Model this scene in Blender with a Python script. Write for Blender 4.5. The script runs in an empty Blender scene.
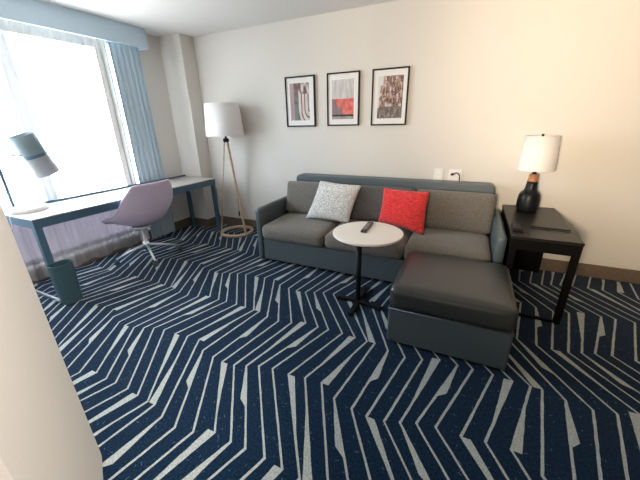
import bpy, bmesh, math, random
from mathutils import Vector, Matrix, noise
random.seed(7)
sc = bpy.context.scene
COL = sc.collection
PI = math.pi

# ------------------------------------------------------------------ materials
def mat(name, color, rough=0.6, metallic=0.0, sheen=0.0, spec=0.5, emit=None):
    m = bpy.data.materials.new(name); m.use_nodes = True
    b = m.node_tree.nodes['Principled BSDF']
    b.inputs['Base Color'].default_value = (*color, 1)
    b.inputs['Roughness'].default_value = rough
    b.inputs['Metallic'].default_value = metallic
    b.inputs['Specular IOR Level'].default_value = spec
    if sheen:
        b.inputs['Sheen Weight'].default_value = sheen
        b.inputs['Sheen Roughness'].default_value = 0.5
    return m

def noisy(m, scale, amount, bump=0.0, stretch=(1, 1, 1), detail=3, bump_dist=0.002):
    """procedural mottling of the base colour (+ bump) in object space"""
    nt = m.node_tree; b = nt.nodes['Principled BSDF']
    tc = nt.nodes.new('ShaderNodeTexCoord'); mp = nt.nodes.new('ShaderNodeMapping')
    mp.inputs['Scale'].default_value = stretch
    nz = nt.nodes.new('ShaderNodeTexNoise'); nz.inputs['Scale'].default_value = scale
    nz.inputs['Detail'].default_value = detail
    nt.links.new(tc.outputs['Object'], mp.inputs['Vector']); nt.links.new(mp.outputs['Vector'], nz.inputs['Vector'])
    if amount:
        c = b.inputs['Base Color'].default_value
        mx = nt.nodes.new('ShaderNodeMix'); mx.data_type = 'RGBA'
        mx.inputs['A'].default_value = (*[max(0, x * (1 - amount)) for x in c[:3]], 1)
        mx.inputs['B'].default_value = (*[min(1, x * (1 + amount)) for x in c[:3]], 1)
        rp = nt.nodes.new('ShaderNodeMapRange'); rp.inputs['From Min'].default_value = 0.32; rp.inputs['From Max'].default_value = 0.68
        nt.links.new(nz.outputs['Fac'], rp.inputs['Value']); nt.links.new(rp.outputs['Result'], mx.inputs['Factor'])
        nt.links.new(mx.outputs['Result'], b.inputs['Base Color'])
    if bump:
        bp = nt.nodes.new('ShaderNodeBump'); bp.inputs['Strength'].default_value = bump; bp.inputs['Distance'].default_value = bump_dist
        nt.links.new(nz.outputs['Fac'], bp.inputs['Height']); nt.links.new(bp.outputs['Normal'], b.inputs['Normal'])
    return m

M = {}
M['bounce_cut'] = noisy(mat('dark_olive_brown_bounce_cut', (0.16, 0.14, 0.12), 0.8, spec=0.2), 160, 0.02, 0.2)  # unseen walls coloured dark to cut bounce light onto the floor
M['wall'] = noisy(mat('warm_white_wall_paint', (0.71, 0.675, 0.625), 0.75, spec=0.25), 160, 0.02, 0.25)
M['ceiling'] = noisy(mat('white_textured_ceiling', (0.78, 0.77, 0.75), 0.9, spec=0.1), 120, 0.04, 0.5)
M['baseboard'] = noisy(mat('taupe_baseboard', (0.155, 0.115, 0.082), 0.55), 30, 0.12)
M['navy'] = noisy(mat('navy_carpet_pile', (0.0052, 0.0195, 0.046), 0.95, sheen=0.10, spec=0.04), 90, 0.55, 0.6, detail=6)
M['carpet_line'] = noisy(mat('silver_carpet_pile', (0.40, 0.435, 0.43), 0.95, sheen=0.1, spec=0.1), 140, 0.3, 0.6, detail=6)
M['carpet_fleck'] = mat('pale_blue_carpet_fleck', (0.07, 0.125, 0.19), 0.95, spec=0.1)
M['valance'] = noisy(mat('pale_blue_valance_board', (0.58, 0.71, 0.81), 0.8), 200, 0.03)
M['drape'] = noisy(mat('grey_blue_drape_fabric', (0.50, 0.61, 0.68), 0.9, sheen=0.2), 300, 0.06, 0.2)
M['alu'] = mat('white_window_frame', (0.27, 0.27, 0.27), 0.5)
M['slate'] = noisy(mat('slate_blue_vinyl', (0.085, 0.112, 0.127), 0.40), 220, 0.1, 0.18)
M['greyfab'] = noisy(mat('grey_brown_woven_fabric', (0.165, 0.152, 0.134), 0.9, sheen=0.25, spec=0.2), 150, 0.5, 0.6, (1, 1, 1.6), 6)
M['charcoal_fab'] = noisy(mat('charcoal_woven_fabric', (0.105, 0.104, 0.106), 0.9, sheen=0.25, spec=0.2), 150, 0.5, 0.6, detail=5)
M['ott'] = noisy(mat('charcoal_leatherette', (0.036, 0.041, 0.043), 0.33), 260, 0.2, 0.2)
M['black'] = mat('black_metal', (0.009, 0.010, 0.012), 0.5, spec=0.2)
M['blackplastic'] = mat('black_plastic', (0.008, 0.008, 0.009), 0.5, spec=0.2)
M['ebony'] = noisy(mat('dark_espresso_wood', (0.010, 0.0085, 0.0075), 0.36, spec=0.4), 14, 0.35, 0.0, (1, 14, 14))
M['ebonyleg'] = mat('black_stained_wood', (0.004, 0.0036, 0.0036), 0.5, spec=0.1)
M['whitetop'] = mat('white_laminate', (0.90, 0.85, 0.79), 0.35)
M['whiteplastic'] = mat('white_plastic', (0.82, 0.80, 0.77), 0.4)
M['shade'] = noisy(mat('white_linen_shade', (0.82, 0.79, 0.78), 0.85), 400, 0.03, 0.15, (1, 1, 3))
M['lampwood'] = noisy(mat('honey_oak_wood', (0.56, 0.38, 0.27), 0.5), 18, 0.25, 0.0, (8, 8, 1))
M['ringwood'] = noisy(mat('pale_oak_wood', (0.58, 0.43, 0.30), 0.5), 18, 0.2, 0.0, (3, 3, 3))
M['copper'] = mat('copper_wood_neck', (0.42, 0.19, 0.085), 0.4)
M['ceramic'] = mat('matt_black_ceramic', (0.008, 0.009, 0.011), 0.4, spec=0.25)
M['desktop'] = noisy(mat('pale_greige_desk_laminate', (0.50, 0.45, 0.42), 0.28), 10, 0.08, 0.0, (14, 1, 14))
M['deskmetal'] = mat('blue_grey_desk_metal', (0.058, 0.122, 0.182), 0.4)
M['lavender'] = noisy(mat('lavender_grey_upholstery', (0.74, 0.62, 0.79), 0.85, sheen=0.2), 300, 0.08, 0.15)
M['chrome'] = mat('polished_chrome', (0.90, 0.91, 0.92), 0.34, 1.0)
M['bin'] = noisy(mat('teal_grey_bin_plastic', (0.036, 0.082, 0.100), 0.5), 60, 0.08)
M['red'] = noisy(mat('red_ribbed_pillow_fabric', (0.74, 0.032, 0.030), 0.85, sheen=0.2), 34, 0.35, 1.0, (1, 2, 4), 4, 0.012)
M['pillow'] = noisy(mat('cream_tweed_pillow_fabric', (0.80, 0.77, 0.70), 0.9, sheen=0.2), 62, 0.62, 1.0, (1, 1.6, 3.2), 4, 0.006)
M['mat_board'] = mat('white_picture_mat', (0.80, 0.78, 0.76), 0.7)
M['grey_button'] = mat('grey_buttons', (0.48, 0.48, 0.48), 0.5)
M['shade_backlit'] = mat('backlit_grey_lamp_shade', (0.17, 0.23, 0.26), 0.5)  # backlit darkness of the upper shade half put into the colour
M['shadelow'] = mat('pale_grey_lamp_shade', (0.30, 0.31, 0.33), 0.5)
M['redled'] = mat('red_plastic', (0.6, 0.05, 0.06), 0.5)

# sheer cloth: part see-through, part light-spreading
def sheer_mat():
    m = bpy.data.materials.new('white_sheer_voile'); m.use_nodes = True
    nt = m.node_tree; nt.nodes.clear()
    out = nt.nodes.new('ShaderNodeOutputMaterial')
    tr = nt.nodes.new('ShaderNodeBsdfTransparent'); tr.inputs['Color'].default_value = (1, 1, 1, 1)
    tl = nt.nodes.new('ShaderNodeBsdfTranslucent'); tl.inputs['Color'].default_value = (0.86, 0.86, 0.88, 1)
    df = nt.nodes.new('ShaderNodeBsdfDiffuse'); df.inputs['Color'].default_value = (0.72, 0.71, 0.75, 1)
    a = nt.nodes.new('ShaderNodeMixShader'); a.inputs['Fac'].default_value = 0.985
    b = nt.nodes.new('ShaderNodeMixShader'); b.inputs['Fac'].default_value = 0.42
    nt.links.new(tl.outputs[0], a.inputs[1]); nt.links.new(df.outputs[0], a.inputs[2])
    nt.links.new(tr.outputs[0], b.inputs[1]); nt.links.new(a.outputs[0], b.inputs[2])
    nt.links.new(b.outputs[0], out.inputs[0])
    return m
M['sheer'] = sheer_mat()

def glass_mat(name='clear_window_glass', tint=(0.95, 0.97, 0.98, 1)):
    m = bpy.data.materials.new(name); m.use_nodes = True
    nt = m.node_tree; nt.nodes.clear()
    out = nt.nodes.new('ShaderNodeOutputMaterial')
    tr = nt.nodes.new('ShaderNodeBsdfTransparent'); tr.inputs['Color'].default_value = tint
    gl = nt.nodes.new('ShaderNodeBsdfGlossy'); gl.inputs['Roughness'].default_value = 0.02
    mx = nt.nodes.new('ShaderNodeMixShader'); mx.inputs['Fac'].default_value = 0.06
    nt.links.new(tr.outputs[0], mx.inputs[1]); nt.links.new(gl.outputs[0], mx.inputs[2]); nt.links.new(mx.outputs[0], out.inputs[0])
    return m
M['glass'] = glass_mat(); M['tint'] = glass_mat('sheer_fill_tinted_glass', (0.15, 0.145, 0.165, 1))  # tinted glass serves the added pane that lights the lower sheer

def print_mat():
    m = bpy.data.materials.new('printed_paper'); m.use_nodes = True
    nt = m.node_tree; b = nt.nodes['Principled BSDF']; b.inputs['Roughness'].default_value = 0.6
    vc = nt.nodes.new('ShaderNodeVertexColor'); vc.layer_name = 'ink'
    nt.links.new(vc.outputs['Color'], b.inputs['Base Color'])
    return m
M['print'] = print_mat()

# ------------------------------------------------------------------ mesh helpers
def link(name, bm, material, parent=None, smooth=False, mats=None):
    me = bpy.data.meshes.new(name)
    bmesh.ops.recalc_face_normals(bm, faces=bm.faces[:])
    bm.to_mesh(me); bm.free()
    for mm in (mats or [material]): me.materials.append(mm)
    if smooth:
        for p in me.polygons: p.use_smooth = True
    o = bpy.data.objects.new(name, me); COL.objects.link(o)
    if parent: o.parent = parent
    return o

def thing(name, label, cat, loc=(0, 0, 0), rz=0.0, group=None):
    o = bpy.data.objects.new(name, None); COL.objects.link(o)
    o.location = loc; o.rotation_euler = (0, 0, rz); o.empty_display_size = 0.1
    o['label'] = label; o['category'] = cat
    if group: o['group'] = group
    return o

def tag(o, label, cat, group=None):
    o['label'] = label; o['category'] = cat
    if group: o['group'] = group
    return o

def struct(o):
    o['kind'] = 'structure'; return o

def B(): return bmesh.new()

def box(bm, lo, hi, bev=0.0, seg=2, mtx=None):
    lo, hi = Vector(lo), Vector(hi)
    r = bmesh.ops.create_cube(bm, size=1.0)
    vs = r['verts']
    for v in vs:
        v.co = Vector([lo[i] + (v.co[i] + 0.5) * (hi[i] - lo[i]) for i in range(3)])
    if bev > 0:
        es = {e for v in vs for e in v.link_edges}
        r2 = bmesh.ops.bevel(bm, geom=list(es), offset=bev, segments=seg, affect='EDGES', profile=0.5)
        vs = list({v for f in r2['faces'] for v in f.verts} | {v for v in vs if v.is_valid})
    if mtx is not None:
        for v in vs: v.co = mtx @ v.co
    return bm

def cushion(bm, lo, hi, r, puff_top=0.0, puff_front=0.0, n=14, mtx=None, sag=0.0):
    """rounded upholstered block, bulging on top and on its -Y face"""
    lo, hi = Vector(lo), Vector(hi); c = (lo + hi) / 2; h = (hi - lo) / 2
    t = B(); bmesh.ops.create_cube(t, size=2.0)
    bmesh.ops.subdivide_edges(t, edges=t.edges[:], cuts=n, use_grid_fill=True)
    mp = {}
    for v in t.verts:
        p = v.co.copy()
        # finer sampling near the edges
        q = Vector([math.sin(x * PI / 2) for x in p])
        P_ = Vector([q[i] * h[i] for i in range(3)])
        inn = Vector([max(-(h[i] - r), min(h[i] - r, P_[i])) for i in range(3)])
        d = P_ - inn
        if d.length > 1e-9: P_ = inn + d.normalized() * min(r, d.length if max(abs(q[0]), abs(q[1]), abs(q[2])) < 0.999 else r)
        u = [P_[i] / h[i] for i in range(3)]
        f = lambda a: max(0.0, 1 - abs(a) ** 2.6)
        if puff_top: P_.z += (puff_top if P_.z > 0 else -puff_top * 0.15) * f(u[0]) * f(u[1]) * abs(u[2])
        if puff_front and u[1] < 0: P_.y -= puff_front * f(u[0]) * f(u[2]) * abs(u[1])
        w = P_ + c
        if mtx is not None: w = mtx @ w
        mp[v] = bm.verts.new(w)
    for fce in t.faces: bm.faces.new([mp[v] for v in fce.verts])
    t.free(); return bm

def tube(bm, pts, r, n=10, cap=True, closed=False):
    pts = [Vector(p) for p in pts]; rings = []
    N = len(pts); rr = r if isinstance(r, (list, tuple)) else [r] * N
    for i, p in enumerate(pts):
        if closed: d = pts[(i + 1) % N] - pts[i - 1]
        else: d = pts[min(i + 1, N - 1)] - pts[max(i - 1, 0)]
        d.normalize()
        up = Vector((0, 0, 1)) if abs(d.z) < 0.95 else Vector((0, 1, 0))
        a = d.cross(up).normalized(); b = a.cross(d).normalized()
        rings.append([bm.verts.new(p + (a * math.cos(2 * PI * k / n) + b * math.sin(2 * PI * k / n)) * rr[i]) for k in range(n)])
    for i in range(N if closed else N - 1):
        A, C = rings[i], rings[(i + 1) % N]
        for k in range(n):
            bm.faces.new((A[k], A[(k + 1) % n], C[(k + 1) % n], C[k]))
    if cap and not closed:
        bm.faces.new(rings[0][::-1]); bm.faces.new(rings[-1])
    return bm

def lathe(bm, prof, n=40, center=(0, 0, 0), mtx=None, sx=1.0, sy=1.0):
    c = Vector(center); rings = []
    for r, z in prof:
        ring = []
        if r < 1e-6:
            p = c + Vector((0, 0, z)); ring = [bm.verts.new(mtx @ p if mtx is not None else p)]
        else:
            for k in range(n):
                a = 2 * PI * k / n
                p = c + Vector((r * math.cos(a) * sx, r * math.sin(a) * sy, z))
                ring.append(bm.verts.new(mtx @ p if mtx is not None else p))
        rings.append(ring)
    for A, C in zip(rings, rings[1:]):
        if len(A) == 1 and len(C) == 1: continue
        for k in range(n):
            if len(A) == 1: bm.faces.new((A[0], C[(k + 1) % n], C[k]))
            elif len(C) == 1: bm.faces.new((A[k], A[(k + 1) % n], C[0]))
            else: bm.faces.new((A[k], A[(k + 1) % n], C[(k + 1) % n], C[k]))
    return bm

def bar(bm, a, b, w, d, up=(0, 0, 1), bev=0.003):
    """rectangular bar from a to b, w across, d along 'up'"""
    a, b = Vector(a), Vector(b); z = (b - a).normalized(); up = Vector(up)
    x = up.cross(z)
    if x.length < 1e-4: x = Vector((1, 0, 0)).cross(z)
    x.normalize(); y = z.cross(x)
    m = Matrix((x, y, z)).transposed().to_4x4(); m.translation = a
    box(bm, (-w / 2, -d / 2, 0), (w / 2, d / 2, (b - a).length), bev, 2, m)
    return bm

# ------------------------------------------------------------------ dimensions (metres, camera above the origin)
H = 2.465          # ceiling
YB = 3.445         # back wall
XW = -3.73         # window wall
XR, YF = 2.6, -1.7

# ------------------------------------------------------------------ room shell
b = B(); box(b, (XW - 0.2, YB, -0.05), (XR + 0.15, YB + 0.15, H)); struct(link('wall_back', b, M['wall']))
b = B(); box(b, (XR, YF, -0.05), (XR + 0.15, YB, H)); struct(link('wall_right', b, M['bounce_cut']))
b = B(); box(b, (-0.86, YF - 0.15, -0.05), (XR + 0.15, YF, H)); struct(link('wall_front', b, M['bounce_cut']))
b = B(); box(b, (XW - 0.2, YF - 0.15, H), (XR + 0.15, YB + 0.15, H + 0.12)); struct(link('ceiling', b, M['ceiling']))
# window wall with its opening
WY0, WY1, WZ0, WZ1 = 0.62, 2.72, 0.135, 2.33
WZT = 0.68          # transom over the added tinted pane that brightens the lower sheer
b = B()
box(b, (XW - 0.2, 0.2, -0.05), (XW, YB, WZ0)); box(b, (XW - 0.2, 0.2, WZ1), (XW, YB, H))
box(b, (XW - 0.2, 0.2, WZ0), (XW, WY0, WZ1)); box(b, (XW - 0.2, WY1, WZ0), (XW, YB, WZ1))
struct(link('wall_left', b, M['wall']))
# pier boxed out in the corner
b = B(); box(b, (XW, 3.225, -0.05), (-3.372, YB, H), 0.004); struct(link('wall_pier', b, M['wall']))
# wing wall beside the camera: returns from the window wall, then an angled face
E1 = Vector((-1.371, 0.446)); dv = Vector((0.876, -0.482)); E2 = E1 + dv * 0.72
b = B()
prof = [(E1.x, E1.y), (E2.x, E2.y), (E2.x, YF), (E2.x - 0.12, YF), (E2.x - 0.12, E2.y - 0.02), (E1.x - 0.06, E1.y - 0.12), (XW, E1.y - 0.12), (XW, E1.y)]
lo_ = [b.verts.new((x, y, -0.05)) for x, y in prof]; hi_ = [b.verts.new((x, y, H)) for x, y in prof]
n = len(prof)
for i in range(n): b.faces.new((lo_[i], lo_[(i + 1) % n], hi_[(i + 1) % n], hi_[i]))
b.faces.new(lo_[::-1]); b.faces.new(hi_)
ed = [e for e in b.edges if all(abs(v.co.x - E1.x) < 1e-4 and abs(v.co.y - E1.y) < 1e-4 for v in e.verts)]
bmesh.ops.bevel(b, geom=ed, offset=0.012, segments=4, affect='EDGES', profile=0.5)
struct(link('wall_near', b, M['wall']))
# baseboards
b = B(); box(b, (-3.372, YB - 0.014, 0), (XR, YB, 0.125), 0.003); struct(link('baseboard_back', b, M['baseboard']))
b = B(); box(b, (XW, 3.211, 0), (-3.358, 3.225, 0.125), 0.002); box(b, (-3.372, 3.2251, 0), (-3.358, YB - 0.014, 0.125), 0.002)
struct(link('baseboard_pier', b, M['baseboard']))
b = B(); box(b, (XW, 0.46, 0), (XW + 0.014, 3.211, 0.125), 0.003); struct(link('baseboard_left', b, M['baseboard']))

# window: frame, mullions, panes
wf = bpy.data.objects.new('window_1', None); COL.objects.link(wf); struct(wf); wf.location = (XW, (WY0 + WY1) / 2, WZ0)
def rel(o, par):
    o.matrix_parent_inverse = par.matrix_world.inverted() if False else Matrix.Translation(-par.location)
    return o
b = B(); X0, X1 = XW - 0.14, XW - 0.06
box(b, (X0, WY0, WZ0), (X1, WY0 + 0.05, WZ1)); box(b, (X0, WY1 - 0.05, WZ0), (X1, WY1, WZ1))
box(b, (X0, WY0 + 0.05, WZ0), (X1, WY1 - 0.05, WZ0 + 0.05)); box(b, (X0, WY0 + 0.05, WZ1 - 0.05), (X1, WY1 - 0.05, WZ1))
box(b, (X0, 1.575, WZT), (X1, 1.675, WZ1 - 0.05))
box(b, (X0, WY0 + 0.05, WZT - 0.025), (X1, 1.575, WZT + 0.025)); box(b, (X0, 1.675, WZT - 0.025), (X1, WY1 - 0.05, WZT + 0.025))
rel(link('window_frame', b, M['alu'], wf), wf)
for a_, c_ in ((WY0 + 0.05, 1.575), (1.675, WY1 - 0.05)):
    b = B(); box(b, (XW - 0.105, a_, WZT + 0.025), (XW - 0.095, c_, WZ1 - 0.05)); rel(link('window_pane', b, M['glass'], wf), wf)
b = B(); box(b, (XW - 0.105, WY0 + 0.05, WZ0 + 0.05), (XW - 0.095, WY1 - 0.05, WZT - 0.025)); rel(link('sheer_fill_pane', b, M['tint'], wf), wf)  # added pane, lets dim skylight brighten the sheer under the desk
b = B(); box(b, (XW - 0.2, WY0, WZ0 - 0.001), (XW + 0.004, WY1, WZ0 + 0.02), 0.003); rel(link('window_sill', b, M['whiteplastic'], wf), wf)

# ------------------------------------------------------------------ carpet (base pile + woven zigzag lines in one floor mesh)
LX = [-1.46, -1.35, -1.265, -1.175, -1.10, -1.025, -0.935, -0.82, -0.715, -0.608]
LY = [1.173, 1.15, 1.14, 1.148, 1.175, 1.203, 1.222, 1.222, 1.238, 1.243]
RX = [-1.38, -1.28, -1.167, -1.063, -0.963, -0.857, -0.772, -0.663, -0.565, -0.475]
RY = [1.704, 1.668, 1.653, 1.675, 1.718, 1.712, 1.715, 1.715, 1.708, 1.704]
PX, PY = 0.96, 0.97
UW = {1: 'mid', 4: 'hi', 5: 'mid', 8: 'hi', 9: 'lo'}
VW = {0: 'mid', 2: 'hi', 4: 'mid', 7: 'hi', 8: 'lo'}
def Lp(i, k): q, j = divmod(i, 10); return Vector((LX[j] + q * PX, LY[j] + k * PY))
def Rp(i, k): q, j = divmod(i, 10); return Vector((RX[j] + q * PX, RY[j] + k * PY))
FX0, FX1, FY0, FY1 = XW, XR, YF, YB
b = B()
box(b, (XW - 0.2, YF - 0.15, -0.06), (XR + 0.15, YB + 0.15, 0.0))
for f in b.faces: f.material_index = 0
def inside(p): return FX0 < p.x < FX1 and FY0 < p.y < FY1
def strip(p0, p1, wedge, side):
    """one woven line from p0 (lower) to p1 (upper) with an optional solid wedge beside it"""
    n_ = 14
    prev = None
    for s in range(n_ + 1):
        t = s / n_
        p = p0.lerp(p1, t)
        hw = 0.0066
        jl, jr = random.uniform(-0.0013, 0.0013), random.uniform(-0.0013, 0.0013)
        ext = 0.0
        if wedge == 'hi': ext = max(0.0, (t - 0.30) / 0.70) * 0.036
        elif wedge == 'lo': ext = max(0.0, (0.62 - t) / 0.62) * 0.036
        elif wedge == 'mid': ext = (0.0 if t < 0.47 else max(0.0, (0.97 - t) / 0.50) * 0.034)
        a_, c_ = p.x - hw + jl, p.x + hw + jr
        if side < 0: a_ -= ext
        else: c_ += ext
        cur = (b.verts.new((a_, p.y, 0.0012)), b.verts.new((c_, p.y, 0.0012)))
        if prev is not None and inside(p) and inside(Vector((prev[0].co.x, prev[0].co.y))):
            f = b.faces.new((prev[0], prev[1], cur[1], cur[0])); f.material_index = 1
        prev = cur
for k in range(-4, 4):
    for i in range(-60, 60):
        a0, a1 = Lp(i, k), Rp(i, k)
        if max(a0.x, a1.x) > FX0 - 0.2 and min(a0.x, a1.x) < FX1 + 0.2:
            w = UW.get(i % 10); strip(a0, a1, w, 1 if w in ('mid', 'lo') else -1)
        a0, a1 = Rp(i, k), Lp(i - 2, k + 1)
        if max(a0.x, a1.x) > FX0 - 0.2 and min(a0.x, a1.x) < FX1 + 0.2:
            w = VW.get((i - 2) % 10); strip(a0, a1, w, -1 if w in ('mid', 'lo') else 1)
# stray flecks of paler yarn
for _ in range(6000):
    x, y = random.uniform(FX0, FX1), random.uniform(FY0, FY1)
    l, a = random.uniform(0.005, 0.02), random.uniform(0, PI)
    d = Vector((math.cos(a), math.sin(a))) * l; nrm = Vector((-d.y, d.x)).normalized() * random.uniform(0.001, 0.0022)
    q = [Vector((x, y)) + s1 * d + s2 * nrm for s1, s2 in ((-.5, -1), (.5, -1), (.5, 1), (-.5, 1))]
    f = b.faces.new([b.verts.new((p.x, p.y, 0.0006)) for p in q]); f.material_index = 2
loose = [v for v in b.verts if not v.link_faces]
bmesh.ops.delete(b, geom=loose, context='VERTS')
struct(link('floor', b, None, mats=[M['navy'], M['carpet_line'], M['carpet_fleck']]))

# ------------------------------------------------------------------ valance, drape, sheer
b = B()
box(b, (-3.575, 0.47, 2.262), (-3.55, 2.905, H - 0.001), 0.003)
box(b, (XW + 0.001, 2.88, 2.262), (-3.5755, 2.905, H - 0.001), 0.002)
tag(link('valance', b, M['valance']), 'long pale blue valance board along the ceiling above the window', 'valance')

def cloth(bm, y0, y1, z0, z1, x, amp, per, ny, nz, hem=0.0, seed=0, gather=True):
    rnd = random.Random(seed); ph = [rnd.uniform(0, 6) for _ in range(4)]
    g = []
    for j in range(nz + 1):
        t = j / nz; row = []
        for i in range(ny + 1):
            y = y0 + (y1 - y0) * i / ny
            s = math.sin(2 * PI * y / per + ph[0] + 0.9 * math.sin(3.1 * y + ph[1])) + 0.35 * math.sin(4.6 * PI * y / per + ph[2])
            a = amp * (0.75 + 0.45 * (1 - t)) if gather else amp
            zz = z0 + (z1 - z0) * t
            if hem: zz += (1 - t) ** 6 * hem * (0.5 + 0.5 * math.sin(2 * PI * y / 0.31 + ph[3]))
            row.append(bm.verts.new((x + a * s, y + 0.006 * math.sin(5 * t + y * 9), zz)))
        g.append(row)
    for j in range(nz):
        for i in range(ny): bm.faces.new((g[j][i], g[j][i + 1], g[j + 1][i + 1], g[j + 1][i]))
    return bm
sheer = thing('sheer_curtain', 'white translucent sheer curtain hanging full length across the bright window', 'curtain', (-3.685, 1.5, 0))
b = cloth(B(), 0.5, 2.48, 0.02, 2.20, -3.699, 0.009, 0.115, 260, 30, 0.03, 3)
rel(link('voile', b, M['sheer'], sheer, True), sheer)
b = cloth(B(), 0.5, 2.48, 2.20, 2.31, -3.699, 0.009, 0.10, 260, 4, 0, 3, False)
hd = link('heading', b, mat('cream_curtain_heading', (0.72, 0.69, 0.66), 0.9), sheer, True); rel(hd, sheer); hd['label'] = 'cream gathered heading tape'
b = cloth(B(), 2.36, 2.484, 0.03, 2.30, -3.690, 0.006, 0.05, 40, 8, 0, 9, False)
hm = rel(link('side_hem', b, mat('cream_voile_hem', (0.74, 0.71, 0.67), 0.9), sheer, True), sheer); hm['label'] = 'cream double-layer side hem'
dr = thing('drape', 'grey-blue pleated blackout drape beside the window', 'curtain', (-3.63, 2.7, 0))
b = cloth(B(), 2.495, 2.876, 0.02, 2.31, -3.674, 0.013, 0.068, 160, 20, 0.0, 5)
rel(link('drape_panel', b, M['drape'], dr, True), dr)

# ------------------------------------------------------------------ desk
desk = thing('desk', 'long writing desk with pale top and blue-grey metal legs under the window', 'desk', (-3.37, 2.16, 0))
DX0, DX1, DY0, DY1, DZ = -3.64, -3.083, 1.133, 3.187, 0.751
def dpart(name, bm, m, smooth=False): return rel(link(name, bm, m, desk, smooth), desk)
b = B(); box(b, (DX0, DY0, DZ - 0.011), (DX1, DY1, DZ), 0.002); dpart('desktop', b, M['desktop'])
b = B()
box(b, (DX0 + 0.01, DY0 + 0.006, 0.668), (DX0 + 0.03, DY1 - 0.006, DZ - 0.011)); box(b, (DX1 - 0.024, DY0 + 0.006, 0.668), (DX1 - 0.004, DY1 - 0.006, DZ - 0.011))
box(b, (DX0 + 0.03, DY0 + 0.006, 0.668), (DX1 - 0.024, DY0 + 0.026, DZ - 0.011)); box(b, (DX0 + 0.03, DY1 - 0.026, 0.668), (DX1 - 0.024, DY1 - 0.006, DZ - 0.011))
dpart('apron', b, M['deskmetal'])
b = B(); box(b, (DX0, DY0 + 0.25, DZ), (DX0 + 0.02, DY1 - 0.01, DZ + 0.022), 0.003); dpart('back_rail', b, M['deskmetal'])
for x0 in (DX0 + 0.01, DX1 - 0.055):
    for y0 in (DY0 + 0.006, DY1 - 0.05):
        w = 0.04 if y0 > 2 else (0.022 if x0 < -3.4 else 0.05)
        b = B(); box(b, (x0, y0, 0.0016), (x0 + 0.05, y0 + w, 0.668), 0.003); dpart('leg', b, M['deskmetal'])
b = B(); box(b, (DX0 + 0.06, DY0 - 0.012, 0.0016), (DX1 - 0.0, DY0 + 0.005, 0.026), 0.003); fb = dpart('foot_bar', b, M['chrome']); fb['label'] = 'bright steel foot bar'
# power cord on the right-hand leg
b = B(); tube(b, [(-3.078, 3.175, 0.62), (-3.072, 3.16, 0.5), (-3.07, 3.14, 0.36), (-3.074, 3.165, 0.24), (-3.078, 3.18, 0.20)], 0.004, 6)
o = dpart('cord', b, M['deskmetal'], True)

# desk lamp
dl = thing('desk_lamp', 'adjustable desk lamp with tilted grey cylinder shade on left end of desk', 'lamp', (-3.5, 1.31, DZ))
def lp(name, bm, m, smooth=True): return rel(link(name, bm, m, dl, smooth), dl)
b = lathe(B(), [(0, 0), (0.138, 0), (0.143, 0.006), (0.143, 0.028), (0.136, 0.034), (0, 0.034)], 48, (-3.49, 1.288, DZ + 0.0006)); lp('base', b, M['whiteplastic'], False)
px, py = -3.59, 1.238
b = tube(B(), [(px, py, DZ + 0.034), (px, py, 1.30)], 0.012, 12); lp('pole', b, M['deskmetal'])
ax_top, ax_bot = Vector((-3.52, 1.433, 1.378)), Vector((-3.52, 1.536, 1.036))
ctr = (ax_top + ax_bot) / 2; zdir = (ax_top - ax_bot).normalized(); xdir = Vector((1, 0, 0)); ydir = zdir.cross(xdir)
rm = Matrix((xdir, ydir, zdir)).transposed().to_4x4(); rm.translation = ctr
L2 = (ax_top - ax_bot).length / 2
b = tube(B(), [(px, py, 1.235), ctr + Vector((-0.0, -0.09, -0.0))], 0.007, 10); lp('arm', b, M['alu'])
b = lathe(B(), [(0.092, 0.013), (0.098, L2), (0.094, L2), (0.088, 0.013)], 48, mtx=rm); sh = lp('lamp_shade', b, M['shade_backlit'])
b = lathe(B(), [(0.088, -0.013), (0.094, -L2), (0.098, -L2), (0.092, -0.013)], 48, mtx=rm); s2 = lp('diffuser', b, M['shadelow']); s2['label'] = 'paler lower half of shade'
b = lathe(B(), [(0.086, -0.0135), (0.0935, -0.0135), (0.0935, 0.0135), (0.086, 0.0135), (0.086, -0.0135)], 48, mtx=rm); lp('band', b, M['deskmetal'])
# its flex hanging off the desk end
b = B(); tube(b, [(-3.44, 1.18, 0.765), (-3.40, 1.122, 0.757), (-3.40, 1.117, 0.70), (-3.41, 1.116, 0.645), (-3.45, 1.116, 0.628), (-3.5, 1.116, 0.66)], 0.004, 8); lp('flex', b, M['whiteplastic'])

# ------------------------------------------------------------------ desk chair
ch = thing('desk_chair', 'lavender swivel bucket chair on chrome star base at the desk', 'chair', (-3.205, 2.10, 0))
CX, CY = -3.205, 2.10
# rows: forward offset, height, half width, edge lift, edge forward sweep
rows = [(0.31, 0.435, 0.25, 0.015, -0.07), (0.24, 0.440, 0.285, 0.075, -0.01), (0.12, 0.425, 0.31, 0.115, 0.06), (-0.02, 0.415, 0.315, 0.13, 0.09), (-0.13, 0.435, 0.305, 0.14, 0.11),
        (-0.195, 0.515, 0.295, 0.10, 0.12), (-0.225, 0.60, 0.285, 0.065, 0.10), (-0.25, 0.70, 0.272, 0.03, 0.085), (-0.27, 0.79, 0.228, 0.008, 0.06), (-0.285, 0.86, 0.192, 0.0, 0.03)]
b = B(); g = []
nu = 12
for fwd, z, hw, lift, sweep in rows:
    r_ = []; hw *= 1.13; z = 0.44 + (z - 0.44) * 1.07
    for i in range(nu + 1):
        u = -1 + 2 * i / nu
        e = abs(u) ** 2.2
        r_.append(b.verts.new((-(fwd + sweep * e) + 0.012, u * hw + 0.033, z + lift * e)))
    g.append(r_)
for j in range(len(rows) - 1):
    for i in range(nu): b.faces.new((g[j][i], g[j][i + 1], g[j + 1][i + 1], g[j + 1][i]))
o = link('seat_shell', b, M['lavender'], ch, True)
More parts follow.
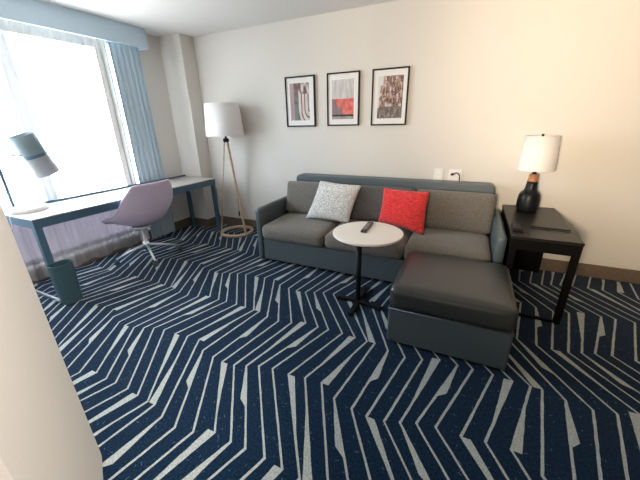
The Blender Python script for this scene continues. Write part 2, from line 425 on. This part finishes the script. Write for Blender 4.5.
md = o.modifiers.new('thick', 'SOLIDIFY'); md.thickness = 0.03; md.offset = 0
md = o.modifiers.new('sub', 'SUBSURF'); md.levels = 2; md.render_levels = 2
b = B(); lathe(b, [(0, 0.378), (0.09, 0.378), (0.10, 0.386), (0.10, 0.398), (0, 0.398)], 24); link('seat_plate', b, M['chrome'], ch, True)
b = B(); lathe(b, [(0, 0.145), (0.035, 0.145), (0.035, 0.2), (0.018, 0.205), (0.018, 0.38), (0, 0.38)], 20); link('column', b, M['chrome'], ch, True)
for fx, fy in ((-3.353, 1.819), (-2.956, 1.984), (-3.032, 2.42), (-3.44, 2.256)):
    d = Vector((fx - CX, fy - CY, 0)); d = d.normalized() * max(0.30, min(0.34, d.length)); n_ = d.normalized()
    b = B(); tube(b, [n_ * 0.02 + Vector((0, 0, 0.17)), d * 0.5 + Vector((0, 0, 0.128)), d + Vector((0, 0, 0.068))], [0.015, 0.0125, 0.011], 10)
    leg = link('leg', b, M['chrome'], ch, True)
    s_ = n_.cross(Vector((0, 0, 1)))
    b = B()
    for sg in (-1, 1):
        tube(b, [d + s_ * sg * 0.006 + Vector((0, 0, 0.0275)), d + s_ * sg * 0.024 + Vector((0, 0, 0.0275))], 0.0262, 16)
    tube(b, [d + Vector((0, 0, 0.03)), d + Vector((0, 0, 0.066))], 0.007, 8)
    c_ = link('caster', b, M['bin'], ch, False); c_.parent = leg

# ------------------------------------------------------------------ waste bin
wb = thing('waste_bin', 'dark teal tapered waste bin on carpet beside left desk leg', 'bin', (-3.005, 1.185, 0))
b = B(); rings = []
def sq(a, hx, hy, p=3.2):
    c, s = math.cos(a), math.sin(a); r = (abs(c) ** p + abs(s) ** p) ** (-1 / p); return hx * r * c, hy * r * s
for hx, hy, z in ((0.056, 0.070, 0.0015), (0.060, 0.074, 0.008), (0.067, 0.081, 0.358), (0.064, 0.078, 0.358), (0.057, 0.071, 0.015)):
    rings.append([b.verts.new((*sq(2 * PI * k / 48, hx, hy), z)) for k in range(48)])
for A, C_ in zip(rings, rings[1:]):
    for k in range(48): b.faces.new((A[k], A[(k + 1) % 48], C_[(k + 1) % 48], C_[k]))
b.faces.new(rings[0][::-1]); b.faces.new(rings[-1])
link('body', b, M['bin'], wb, False)
b = B(); tube(b, [(*sq(2 * PI * k / 48, 0.0675, 0.0815), 0.359) for k in range(48)], 0.004, 8, closed=True); link('rim', b, M['bin'], wb, True)

# ------------------------------------------------------------------ floor lamp
FLX, FLY = -2.822, 3.195
fl = thing('floor_lamp', 'tripod floor lamp with white drum shade and wooden legs in the corner', 'lamp', (FLX, FLY, 0))
R_ = 0.212
b = B(); rings = []
for k in range(64):
    a = 2 * PI * k / 64
    rings.append([b.verts.new((r * math.cos(a), r * math.sin(a), z)) for r, z in ((R_ - 0.02, 0.0015), (R_ + 0.014, 0.0015), (R_ + 0.016, 0.02), (R_ + 0.012, 0.036), (R_ - 0.016, 0.036), (R_ - 0.021, 0.02))])
for k in range(64):
    A, C_ = rings[k], rings[(k + 1) % 64]
    for i in range(6): b.faces.new((A[i], A[(i + 1) % 6], C_[(i + 1) % 6], C_[i]))
link('base_ring', b, M['ringwood'], fl, True)
for ang in (222, 342, 102):
    a = math.radians(ang); d = Vector((math.cos(a), math.sin(a), 0))
    b = B(); bar(b, d * R_ * 0.985 + Vector((0, 0, 0.036)), d * 0.022 + Vector((0, 0, 1.235)), 0.028, 0.016, up=d, bev=0.003)
    link('leg', b, M['lampwood'], fl)
b = B(); lathe(b, [(0, 1.215), (0.03, 1.215), (0.036, 1.225), (0.036, 1.255), (0.012, 1.265), (0.012, 1.36), (0, 1.36)], 24); link('hub', b, M['black'], fl, True)
b = B(); lathe(b, [(0.232, 1.292), (0.205, 1.665), (0.2025, 1.665), (0.2295, 1.292), (0.232, 1.292)], 64); link('lamp_shade', b, M['shade'], fl, True)
b = B()
for k in range(3):
    a = 2 * PI * k / 3; tube(b, [(0, 0, 1.355), (0.213 * math.cos(a), 0.213 * math.sin(a), 1.53)], 0.003, 6)
link('shade_spider', b, M['black'], fl, True)
b = B(); tube(b, [(0.015, 0.01, 1.25), (0.02, 0.05, 0.95), (0.02, 0.06, 0.6), (0.02, 0.062, 0.30)], 0.003, 6); c_ = link('cord', b, M['deskmetal'], fl, True)
b = B(); tube(b, [(0.02, 0.062, 0.30), (0.02, 0.062, 0.27), (0.02, 0.062, 0.225)], [0.006, 0.011, 0.008], 10); s_ = link('switch', b, M['black'], fl, True); s_.parent = c_
b = B(); lathe(b, [(0, 1.36), (0.018, 1.362), (0.032, 1.40), (0.034, 1.425), (0.022, 1.46), (0, 1.47)], 20); link('bulb', b, M['whiteplastic'], fl, True)

# ------------------------------------------------------------------ sofa
sofa = thing('sofa', 'three seat slate vinyl sofa with grey fabric cushions against back wall', 'sofa', (-0.8, 2.97, 0))
def sp(name, bm, m, smooth=False, label=None):
    o = rel(link(name, bm, m, sofa, smooth), sofa)
    if label: o['label'] = label
    return o
SX0, SX1 = -1.965, 0.338
b = B(); box(b, (-1.896, 2.535, 0.035), (0.261, 3.25, 0.272), 0.012, 3); sp('frame', b, M['slate'])
b = B(); box(b, (-1.86, 3.25, 0.035), (0.25, 3.405, 0.845), 0.0)
es = [e for e in b.edges if abs(e.verts[0].co.z - e.verts[1].co.z) < 1e-5 and e.verts[0].co.z > 0.8 or (abs(e.verts[0].co.x - e.verts[1].co.x) < 1e-5 and abs(e.verts[0].co.y - e.verts[1].co.y) < 1e-5)]
es2 = [e for e in b.edges if e.verts[0].co.z > 0.8 and e.verts[1].co.z > 0.8 and abs(e.verts[0].co.x - e.verts[1].co.x) < 1e-5]
bmesh.ops.bevel(b, geom=es2, offset=0.045, segments=6, affect='EDGES', profile=0.5)
es = [e for e in b.edges if len(e.link_faces) == 2 and e.calc_face_angle() > 1.2]
bmesh.ops.bevel(b, geom=es, offset=0.01, segments=3, affect='EDGES', profile=0.5)
sp('backrest', b, M['slate'])
for x0, x1 in ((SX0, -1.898), (0.263, SX1)):
    b = B(); cushion(b, (x0, 2.515, 0.02), (x1, 3.38, 0.602), 0.031, 0.004, 0.0, 12); sp('arm', b, M['slate'], True)
seats = [(-1.894, -1.172), (-1.166, -0.418), (-0.412, 0.259)]
for x0, x1 in seats:
    b = B(); cushion(b, (x0, 2.492, 0.276), (x1, 3.10, 0.43), 0.055, 0.022, 0.012, 16); sp('seat_cushion', b, M['greyfab'], True)
tilt = Matrix.Translation((0, 3.02, 0.435)) @ Matrix.Rotation(math.radians(-13), 4, 'X') @ Matrix.Translation((0, -3.02, -0.435))
for i, (x0, x1) in enumerate(((-1.894, -1.142), (-1.132, -0.440), (-0.430, 0.259))):
    b = B(); cushion(b, (x0, 3.0, 0.44), (x1, 3.155, 0.805), 0.035, 0.004, 0.022, 16, tilt)
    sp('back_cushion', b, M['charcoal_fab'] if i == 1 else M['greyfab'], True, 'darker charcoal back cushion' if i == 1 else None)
for x in (-1.80, 0.17):
    for y in (2.60, 3.30):
        b = B(); box(b, (x - 0.03, y - 0.03, 0.0016), (x + 0.03, y + 0.03, 0.036), 0.003); sp('foot', b, M['black'])

# ottoman
OX0, OX1, OY0, OY1 = -0.358, 0.366, 1.748, 2.425
ot = thing('ottoman', 'large square charcoal ottoman with padded top in front of sofa', 'ottoman', ((OX0 + OX1) / 2, (OY0 + OY1) / 2, 0))
b = B(); box(b, (OX0 + 0.004, OY0 + 0.006, 0.014), (OX1 - 0.004, OY1 - 0.004, 0.272), 0.012, 3); rel(link('body', b, M['slate'], ot), ot)
b = B(); cushion(b, (OX0, OY0, 0.274), (OX1, OY1, 0.432), 0.045, 0.012, 0.006, 16); rel(link('top_cushion', b, M['ott'], ot, True), ot)
b = B(); zz = 0.273; tube(b, [(OX0 + 0.006, OY0 + 0.006, zz), (OX1 - 0.006, OY0 + 0.006, zz), (OX1 - 0.006, OY1 - 0.006, zz), (OX0 + 0.006, OY1 - 0.006, zz)], 0.006, 8, closed=True); rel(link('piping', b, M['slate'], ot, True), ot)
for x in (OX0 + 0.07, OX1 - 0.07):
    for y in (OY0 + 0.07, OY1 - 0.07):
        b = B(); box(b, (x - 0.025, y - 0.025, 0.0016), (x + 0.025, y + 0.025, 0.015), 0.003); rel(link('foot', b, M['black'], ot), ot)

# throw pillows from their four corners (bottom left, bottom right, top right, top left)
def pillow(name, corners, th, material, label, sag=0.0):
    bl_, br, tr, tl = [Vector(c) for c in corners]
    nrm = (br - bl_).cross(tl - bl_).normalized()       # faces the room (-Y)
    cen = (bl_ + br + tr + tl) / 4
    b = B(); N = 26; F = []
    for sgn in (1, -1):
        g = []
        for j in range(N + 1):
            v = j / N; r_ = []
            for i in range(N + 1):
                u = i / N
                U, V = 2 * u - 1, 2 * v - 1
                pin = 1 - 0.055 * (1 - abs(V) ** 2) * abs(U) ** 6 ; pinv = 1 - 0.055 * (1 - abs(U) ** 2) * abs(V) ** 6
                uu, vv = 0.5 + 0.5 * U * pin, 0.5 + 0.5 * V * pinv
                p = bl_.lerp(br, uu).lerp(tl.lerp(tr, uu), vv)
                t = ((1 - abs(U) ** 2.4) * (1 - abs(V) ** 2.4)) ** 0.55
                wob = 1 + 0.10 * noise.noise(Vector((U * 2.2 + sgn, V * 2.2, len(name))))
                p += nrm * sgn * t * th / 2 * wob
                if sgn > 0: p += nrm * 0.006 * noise.noise(Vector((U * 5, V * 7, 3.3))) * t
                r_.append(b.verts.new(p))
            g.append(r_)
        for j in range(N):
            for i in range(N): b.faces.new((g[j][i], g[j][i + 1], g[j + 1][i + 1], g[j + 1][i]))
    bmesh.ops.remove_doubles(b, verts=b.verts[:], dist=0.0005)
    for v in b.verts: v.co -= cen
    o = link(name, b, material, None, True); o.location = cen
    return tag(o, label, 'pillow')
pillow('throw_pillow', [(-1.522, 2.825, 0.462), (-1.035, 2.84, 0.448), (-0.962, 3.015, 0.815), (-1.432, 3.02, 0.84)], 0.13, M['pillow'], 'cream and grey tweed square pillow leaning on left of sofa')
pillow('throw_pillow', [(-0.746, 2.895, 0.483), (-0.285, 2.77, 0.446), (-0.290, 2.955, 0.808), (-0.732, 3.005, 0.808)], 0.14, M['red'], 'bright red ribbed square pillow leaning on middle of sofa')

# ------------------------------------------------------------------ round side table
TX, TY, TZ = -0.682, 2.332, 0.572
rt = thing('side_table', 'round white topped side table on black post before the sofa', 'table', (-0.692, 2.15, 0))
b = B(); lathe(b, [(0, TZ - 0.026), (0.270, TZ - 0.026), (0.285, TZ - 0.020), (0.288, TZ - 0.012), (0.288, TZ - 0.004), (0.284, TZ), (0, TZ)], 72, (TX, TY, 0))
rel(link('tabletop', b, M['whitetop'], rt), rt)
b = B(); lathe(b, [(0, 0.03), (0.021, 0.03), (0.021, TZ - 0.034), (0, TZ - 0.034)], 20, (-0.692, 2.15, 0)); rel(link('post', b, M['black'], rt, True), rt)
b = B(); box(b, (-0.80, 2.08, TZ - 0.036), (-0.58, 2.45, TZ - 0.026), 0.002); rel(link('top_plate', b, M['black'], rt), rt)
for fx, fy in ((-0.68, 1.935), (-0.875, 2.145), (-0.487, 2.105), (-0.69, 2.40)):
    b = B(); bar(b, (-0.692, 2.15, 0.0165), (fx, fy, 0.0165), 0.04, 0.028, bev=0.003); rel(link('foot', b, M['black'], rt), rt)

# remote control on it
rc = thing('remote_control', 'slim dark remote control on round white table', 'remote control', (-0.714, 2.424, TZ + 0.0005), math.radians(3))
b = B(); box(b, (-0.025, -0.13, 0.0), (0.025, 0.13, 0.017), 0.005, 3); link('body', b, mat('dark_remote_plastic', (0.035, 0.035, 0.035), 0.4), rc)
b = B()
for r_ in range(6):
    for c_ in range(3): box(b, (-0.014 + c_ * 0.0105, -0.085 + r_ * 0.030, 0.0165), (-0.0075 + c_ * 0.0105, -0.070 + r_ * 0.030, 0.0185))
kp = link('keypad', b, M['grey_button'], rc); kp['label'] = 'rows of pale grey buttons'

# ------------------------------------------------------------------ end table
EX0, EX1, EY0, EY1, EZ = 0.346, 0.762, 2.435, 3.385, 0.642
et = thing('end_table', 'black rectangular end table between sofa arm and right wall corner', 'table', ((EX0 + EX1) / 2, (EY0 + EY1) / 2, 0))
et['label'] = 'tall black wooden end table at the right arm of sofa'
def ep(name, bm, m): return rel(link(name, bm, m, et), et)
b = B(); box(b, (EX0, EY0, EZ - 0.022), (EX1, EY1, EZ), 0.003); ep('tabletop', b, M['ebony'])
b = B(); box(b, (EX0 + 0.004, EY0 + 0.004, EZ - 0.10), (EX1 - 0.004, EY0 + 0.024, EZ - 0.022)); box(b, (EX0 + 0.004, EY1 - 0.024, EZ - 0.10), (EX1 - 0.004, EY1 - 0.004, EZ - 0.022))
box(b, (EX0 + 0.004, EY0 + 0.024, EZ - 0.10), (EX0 + 0.024, EY1 - 0.024, EZ - 0.022)); box(b, (EX1 - 0.024, EY0 + 0.024, EZ - 0.10), (EX1 - 0.004, EY1 - 0.024, EZ - 0.022)); ep('apron', b, M['ebonyleg'])
for x in (EX0 + 0.004, EX1 - 0.044):
    for y in (EY0 + 0.004, EY1 - 0.044):
        b = B(); box(b, (x, y, 0.0016), (x + 0.04, y + 0.04, EZ - 0.10), 0.002); ep('leg', b, M['ebonyleg'])
b = B(); box(b, (EX0 + 0.045, EY1 - 0.03, 0.0016), (EX1 - 0.045, EY1 - 0.01, EZ - 0.10)); ep('back_panel', b, M['ebonyleg'])
b = B(); box(b, (EX0 + 0.045, EY0 + 0.012, 0.0016), (EX1 - 0.045, EY0 + 0.036, 0.022), 0.002); ep('stretcher', b, M['ebonyleg'])

# table lamp
tl = thing('table_lamp', 'table lamp with white drum shade and black bottle base on end table', 'lamp', (0.522, 3.215, EZ + 0.0005))
b = B(); lathe(b, [(0, 0), (0.070, 0), (0.076, 0.006), (0.086, 0.035), (0.0875, 0.07), (0.086, 0.11), (0.080, 0.150), (0.073, 0.163), (0.054, 0.180), (0.046, 0.202), (0.042, 0.24), (0.040, 0.262), (0, 0.262)], 48); link('base', b, M['ceramic'], tl, True)
b = B(); lathe(b, [(0, 0.262), (0.040, 0.262), (0.0385, 0.275), (0.034, 0.325), (0, 0.325)], 32); link('neck', b, M['copper'], tl, True)['label'] = 'copper coloured wooden neck'
b = B(); lathe(b, [(0, 0.325), (0.014, 0.325), (0.014, 0.36), (0.004, 0.365), (0.004, 0.636), (0, 0.636)], 16); link('stem', b, M['black'], tl, True)
b = B(); lathe(b, [(0.139, 0.362), (0.124, 0.640), (0.1215, 0.640), (0.1365, 0.362), (0.139, 0.362)], 64); shd = link('lamp_shade', b, M['shade'], tl, True)
b = B()
for k in range(3):
    a = 2 * PI * k / 3 + 0.4; tube(b, [(0, 0, 0.630), (0.1225 * math.cos(a), 0.1225 * math.sin(a), 0.634)], 0.0025, 6)
s_ = link('shade_spider', b, M['black'], tl, True)
b = B(); lathe(b, [(0, 0.636), (0.008, 0.636), (0.011, 0.645), (0.008, 0.654), (0, 0.656)], 16); link('finial', b, M['black'], tl, True)
b = B(); lathe(b, [(0, 0.36), (0.018, 0.362), (0.030, 0.40), (0.031, 0.42), (0.02, 0.45), (0, 0.46)], 20); link('bulb', b, M['whiteplastic'], tl, True)

# small items on the end table
nb = thing('alarm_clock', 'small black box on front left corner of end table', 'clock', (0.393, 2.62, EZ + 0.0005), math.radians(-2))
nb.name = 'small_box'; nb['category'] = 'box'; nb['label'] = 'small black box on front left corner of the end table'
b = B(); box(b, (-0.034, -0.075, 0), (0.034, 0.075, 0.022), 0.004, 3); link('body', b, M['blackplastic'], nb)
b = B(); box(b, (-0.026, -0.062, 0.0215), (0.026, 0.062, 0.0232), 0.0005, 1); link('cover', b, M['ebony'], nb)
b = B(); bar(b, (-0.122, 0.006, 0.0065), (0.122, -0.006, 0.0065), 0.012, 0.010, bev=0.003)
o = link('thin_strip', b, M['blackplastic']); o.location = (0.614, 2.688, EZ + 0.0008); tag(o, 'long thin black strip lying across front of the end table', 'strip')

# ------------------------------------------------------------------ pictures
def framed(name, x0, x1, z0, z1, art, label, ax0, ax1, az0, az1):
    t = thing(name, label, 'picture', ((x0 + x1) / 2, YB - 0.0005, (z0 + z1) / 2), 0, 'framed prints above the sofa')
    w, h = (x1 - x0) / 2, (z1 - z0) / 2; f = 0.014; d = 0.028
    b = B()
    box(b, (-w, -d, -h), (-w + f, 0, h), 0.0015); box(b, (w - f, -d, -h), (w, 0, h), 0.0015)
    box(b, (-w + f, -d, h - f), (w - f, 0, h), 0.0015); box(b, (-w + f, -d, -h), (w - f, 0, -h + f), 0.0015)
    link('frame', b, M['black'], t)
    b = B(); box(b, (-w + f, -0.016, -h + f), (w - f, -0.002, h - f)); link('mat_board', b, M['mat_board'], t)
    b = B(); NX, NZ = 56, 84
    lay = b.loops.layers.color.new('ink')
    g = [[b.verts.new((ax0 * w + (ax1 - ax0) * w * i / NX, -0.0168, az0 * h + (az1 - az0) * h * j / NZ)) for i in range(NX + 1)] for j in range(NZ + 1)]
    for j in range(NZ):
        for i in range(NX):
            fc = b.faces.new((g[j][i], g[j][i + 1], g[j + 1][i + 1], g[j + 1][i]))
            c = [max(0, x) ** 0.72 for x in art((i + .5) / NX, (j + .5) / NZ)]
            for lp_ in fc.loops: lp_[lay] = (*[max(0, min(1, x)) for x in c], 1)
    link('print', b, M['print'], t)
    return t
def nz(x, y, s=0.0): return noise.noise(Vector((x, y, s)))
def mixc(a, c, t): t = max(0, min(1, t)); return [a[k] + (c[k] - a[k]) * t for k in range(3)]
def art_a(u, v):
    cream, brown, grey, green = (0.78, 0.72, 0.68), (0.28, 0.19, 0.18), (0.35, 0.33, 0.33), (0.30, 0.36, 0.35)
    c = mixc(cream, (0.62, 0.52, 0.50), 0.5 + nz(u * 3, v * 2))
    if u < 0.22: c = mixc((0.62, 0.50, 0.49), (0.52, 0.40, 0.40), 0.5 + nz(u * 14, v * 1.5, 2))
    elif u < 0.44: c = mixc(grey if v > 0.35 else green, brown, 0.5 + 0.9 * nz(u * 9, v * 6, 4) if v > 0.45 else 0.25 + nz(u * 5, v * 4))
    elif v > 0.72: c = mixc(brown, cream, 0.42 + 1.3 * nz(u * 7, v * 6, 1))
    else:
        du = (u - 0.98) / 0.52; arc = math.hypot(du, max(0.0, 0.30 - v) * 1.9)
        s = math.sin(arc * 19)
        c = mixc(cream, (0.30, 0.19, 0.17), 0.95 if s > 0.55 else 0.08 + 0.25 * nz(u * 12, v * 4))
    return c
def art_b(u, v):
    if v > 0.52: return mixc((0.62, 0.61, 0.60), (0.76, 0.74, 0.73), 0.5 + 1.1 * nz(u * 9, v * 2.2, 3) + 0.3 * nz(u * 30, v * 9))
    if v < 0.07: return mixc((0.55, 0.53, 0.52), (0.42, 0.40, 0.40), 0.5 + nz(u * 12, v * 8))
    if v < 0.125: return (0.07, 0.04, 0.045)
    red = mixc((0.72, 0.20, 0.18), (0.80, 0.36, 0.32), 0.5 + nz(u * 8, v * 9, 5))
    g = 0.42 - 0.5 * (u - 0.12) + 0.25 * nz(u * 5, v * 7, 9)
    k = (0.12 + max(0, g) - v) / 0.16 * max(0.0, min(1.0, (0.60 - u) / 0.12))
    return mixc(red, mixc((0.34, 0.32, 0.33), red, 0.15 + 0.25 * nz(u * 9, v * 9)), max(0.0, min(1.0, k)))
def art_c(u, v):
    if u < 0.22 and v > 0.78: return (0.78, 0.77, 0.75)
    if u < 0.05 + 0.1 * (v - 0.2) and v > 0.25: return (0.78, 0.77, 0.75)
    c = mixc((0.36, 0.25, 0.21), (0.66, 0.50, 0.44), 0.5 + 1.1 * nz(u * 9, v * 7, 2))
    t = nz(u * 22, v * 8, 6)
    if t > 0.28: c = mixc(c, (0.80, 0.76, 0.73), 0.8)
    if t < -0.30: c = mixc(c, (0.12, 0.08, 0.08), 0.75)
    if abs(nz(u * 3, v * 10, 11)) < 0.035: c = (0.16, 0.11, 0.10)
    if v < 0.28: c = mixc(c, (0.22, 0.22, 0.22), 0.55)
    return c
framed('framed_print', -2.048, -1.668, 1.381, 1.915, art_a, 'leftmost framed print, grey and brown abstract arcs on white mat', -0.70, 0.62, -0.74, 0.74)
framed('framed_print', -1.518, -1.144, 1.383, 1.916, art_b, 'middle framed print with red block under pale grey field', -0.70, 0.66, -0.74, 0.74)
framed('framed_print', -1.010, -0.640, 1.380, 1.914, art_c, 'rightmost framed print with busy rust brown collage on white mat', -0.66, 0.72, -0.74, 0.74)

# ------------------------------------------------------------------ wall outlets
def outlet(name, x, z, w, h, label, toggle=False):
    t = thing(name, label, 'outlet', (x, YB - 0.0005, z), 0, 'white wall outlets')
    b = B(); box(b, (-w / 2, -0.007, -h / 2), (w / 2, 0, h / 2), 0.003); link('cover_plate', b, M['whiteplastic'], t)
    for s in (-1, 1):
        b = B(); box(b, (-0.017, -0.009, s * 0.027 - 0.014), (0.017, -0.0065, s * 0.027 + 0.014), 0.001); link('socket', b, M['whitetop'], t)
    return t
outlet('wall_outlet', -0.272, 0.890, 0.088, 0.125, 'white wall outlet plate above sofa back, left of plugged cable')
outlet('wall_outlet', -0.112, 0.885, 0.125, 0.125, 'wider white wall outlet with black cable plugged in above sofa')
outlet('wall_outlet', -3.285, 0.42, 0.07, 0.11, 'small wall outlet near the corner behind the desk leg')
cb = thing('power_cable', 'black plug and cable looping from outlet down behind sofa', 'cable', (-0.112, YB - 0.012, 0.89))
b = B(); tube(b, [(-0.03, 0.0, 0.012), (-0.03, -0.02, 0.014), (-0.015, -0.036, 0.018)], [0.013, 0.013, 0.008], 10); rel(link('plug', b, M['blackplastic'], cb, True), cb).matrix_parent_inverse = Matrix.Identity(4)
b = B(); pts = []
for k in range(17):
    t = k / 16
    pts.append((-0.015 + 0.06 * min(1, t * 1.7), -0.030 + 0.012 * t, 0.018 + 0.030 * math.sin(min(1, t * 1.4) * PI * 0.75) - 0.14 * t * t))
tube(b, pts, 0.005, 8); link('cable', b, M['blackplastic'], cb, True)

# ------------------------------------------------------------------ light
w = bpy.data.worlds.new('sky'); sc.world = w; w.use_nodes = True
nt = w.node_tree; bg = nt.nodes['Background']; bg.inputs['Strength'].default_value = 18.0
tc = nt.nodes.new('ShaderNodeTexCoord'); sx = nt.nodes.new('ShaderNodeSeparateXYZ'); rp = nt.nodes.new('ShaderNodeMapRange')
rp.inputs['From Min'].default_value = -0.10; rp.inputs['From Max'].default_value = 0.10
mx = nt.nodes.new('ShaderNodeMix'); mx.data_type = 'RGBA'
mx.inputs['A'].default_value = (0.58, 0.58, 0.575, 1)       # sunlit street and facades below the horizon
mx.inputs['B'].default_value = (0.62, 0.70, 0.78, 1)      # sky
nt.links.new(tc.outputs['Generated'], sx.inputs[0]); nt.links.new(sx.outputs['Z'], rp.inputs['Value'])
nt.links.new(rp.outputs['Result'], mx.inputs['Factor']); nt.links.new(mx.outputs['Result'], bg.inputs['Color'])
pl = bpy.data.lights.new('window_portal', 'AREA'); pl.shape = 'RECTANGLE'; pl.size = WY1 - WY0; pl.size_y = WZ1 - WZ0
pl.cycles.is_portal = True
po = bpy.data.objects.new('window_portal', pl); COL.objects.link(po); po.location = (XW - 0.16, (WY0 + WY1) / 2, (WZ0 + WZ1) / 2)
po.rotation_euler = (math.radians(90), 0, math.radians(-90))
def area(name, loc, size, power, color, target):
    l = bpy.data.lights.new(name, 'AREA'); l.shape = 'DISK'; l.size = size; l.energy = power; l.color = color
    o = bpy.data.objects.new(name, l); COL.objects.link(o); o.location = loc
    o.rotation_euler = (Vector(target) - Vector(loc)).to_track_quat('-Z', 'Y').to_euler(); return o
for aim, en, col, deg in (((1.7, 3.4, 1.9), 410, (1.0, 0.80, 0.57), 62), ((-0.5, 3.4, 2.15), 170, (1.0, 0.84, 0.66), 58)):  # added out-of-view fill spots that warm and brighten the back wall
    sl = bpy.data.lights.new('wall_fill_spot', 'SPOT'); sl.energy = en; sl.color = col; sl.spot_size = math.radians(deg); sl.spot_blend = 1.0; sl.shadow_soft_size = 0.25
    so = bpy.data.objects.new('wall_fill_spot', sl); COL.objects.link(so); so.location = (-0.35, -1.2, 1.5)
    so.rotation_euler = (Vector(aim) - so.location).to_track_quat('-Z', 'Y').to_euler()
sl = bpy.data.lights.new('wing_fill_spot', 'SPOT'); sl.energy = 190; sl.color = (1.0, 0.92, 0.83); sl.spot_size = math.radians(56); sl.spot_blend = 1.0; sl.shadow_soft_size = 0.15  # added out-of-view fill spot that brightens the angled near wall
so = bpy.data.objects.new('wing_fill_spot', sl); COL.objects.link(so); so.location = (0.6, 0.45, H - 0.05)
so.rotation_euler = (Vector((-1.25, 0.42, 0.75)) - so.location).to_track_quat('-Z', 'Y').to_euler()

# ------------------------------------------------------------------ camera
cam = bpy.data.cameras.new('camera'); co = bpy.data.objects.new('camera', cam); COL.objects.link(co)
cam.sensor_width = 36; cam.sensor_fit = 'HORIZONTAL'; cam.lens = 308.0 / 640 * 36
yaw, pit, rol = -0.4478577, 0.36498626, -0.02299989
fw = Vector((math.sin(yaw) * math.cos(pit), math.cos(yaw) * math.cos(pit), -math.sin(pit))); rt = Vector((math.cos(yaw), -math.sin(yaw), 0)); up = rt.cross(fw)
rt2 = math.cos(rol) * rt + math.sin(rol) * up; up2 = -math.sin(rol) * rt + math.cos(rol) * up
m4 = Matrix((rt2, up2, -fw)).transposed().to_4x4(); m4.translation = (0, 0, 1.425)
co.matrix_world = m4; cam.clip_start = 0.02; sc.camera = co

vs = sc.view_settings; vs.view_transform = 'Standard'; vs.look = 'None'; vs.gamma = 1.0; vs.use_curve_mapping = False; vs.exposure = 1.0
sc.cycles.max_bounces = 10; sc.cycles.diffuse_bounces = 6; sc.cycles.transparent_max_bounces = 12
sc.cycles.sample_clamp_indirect = 6.0; sc.cycles.use_denoising = True; sc.cycles.caustics_reflective = False
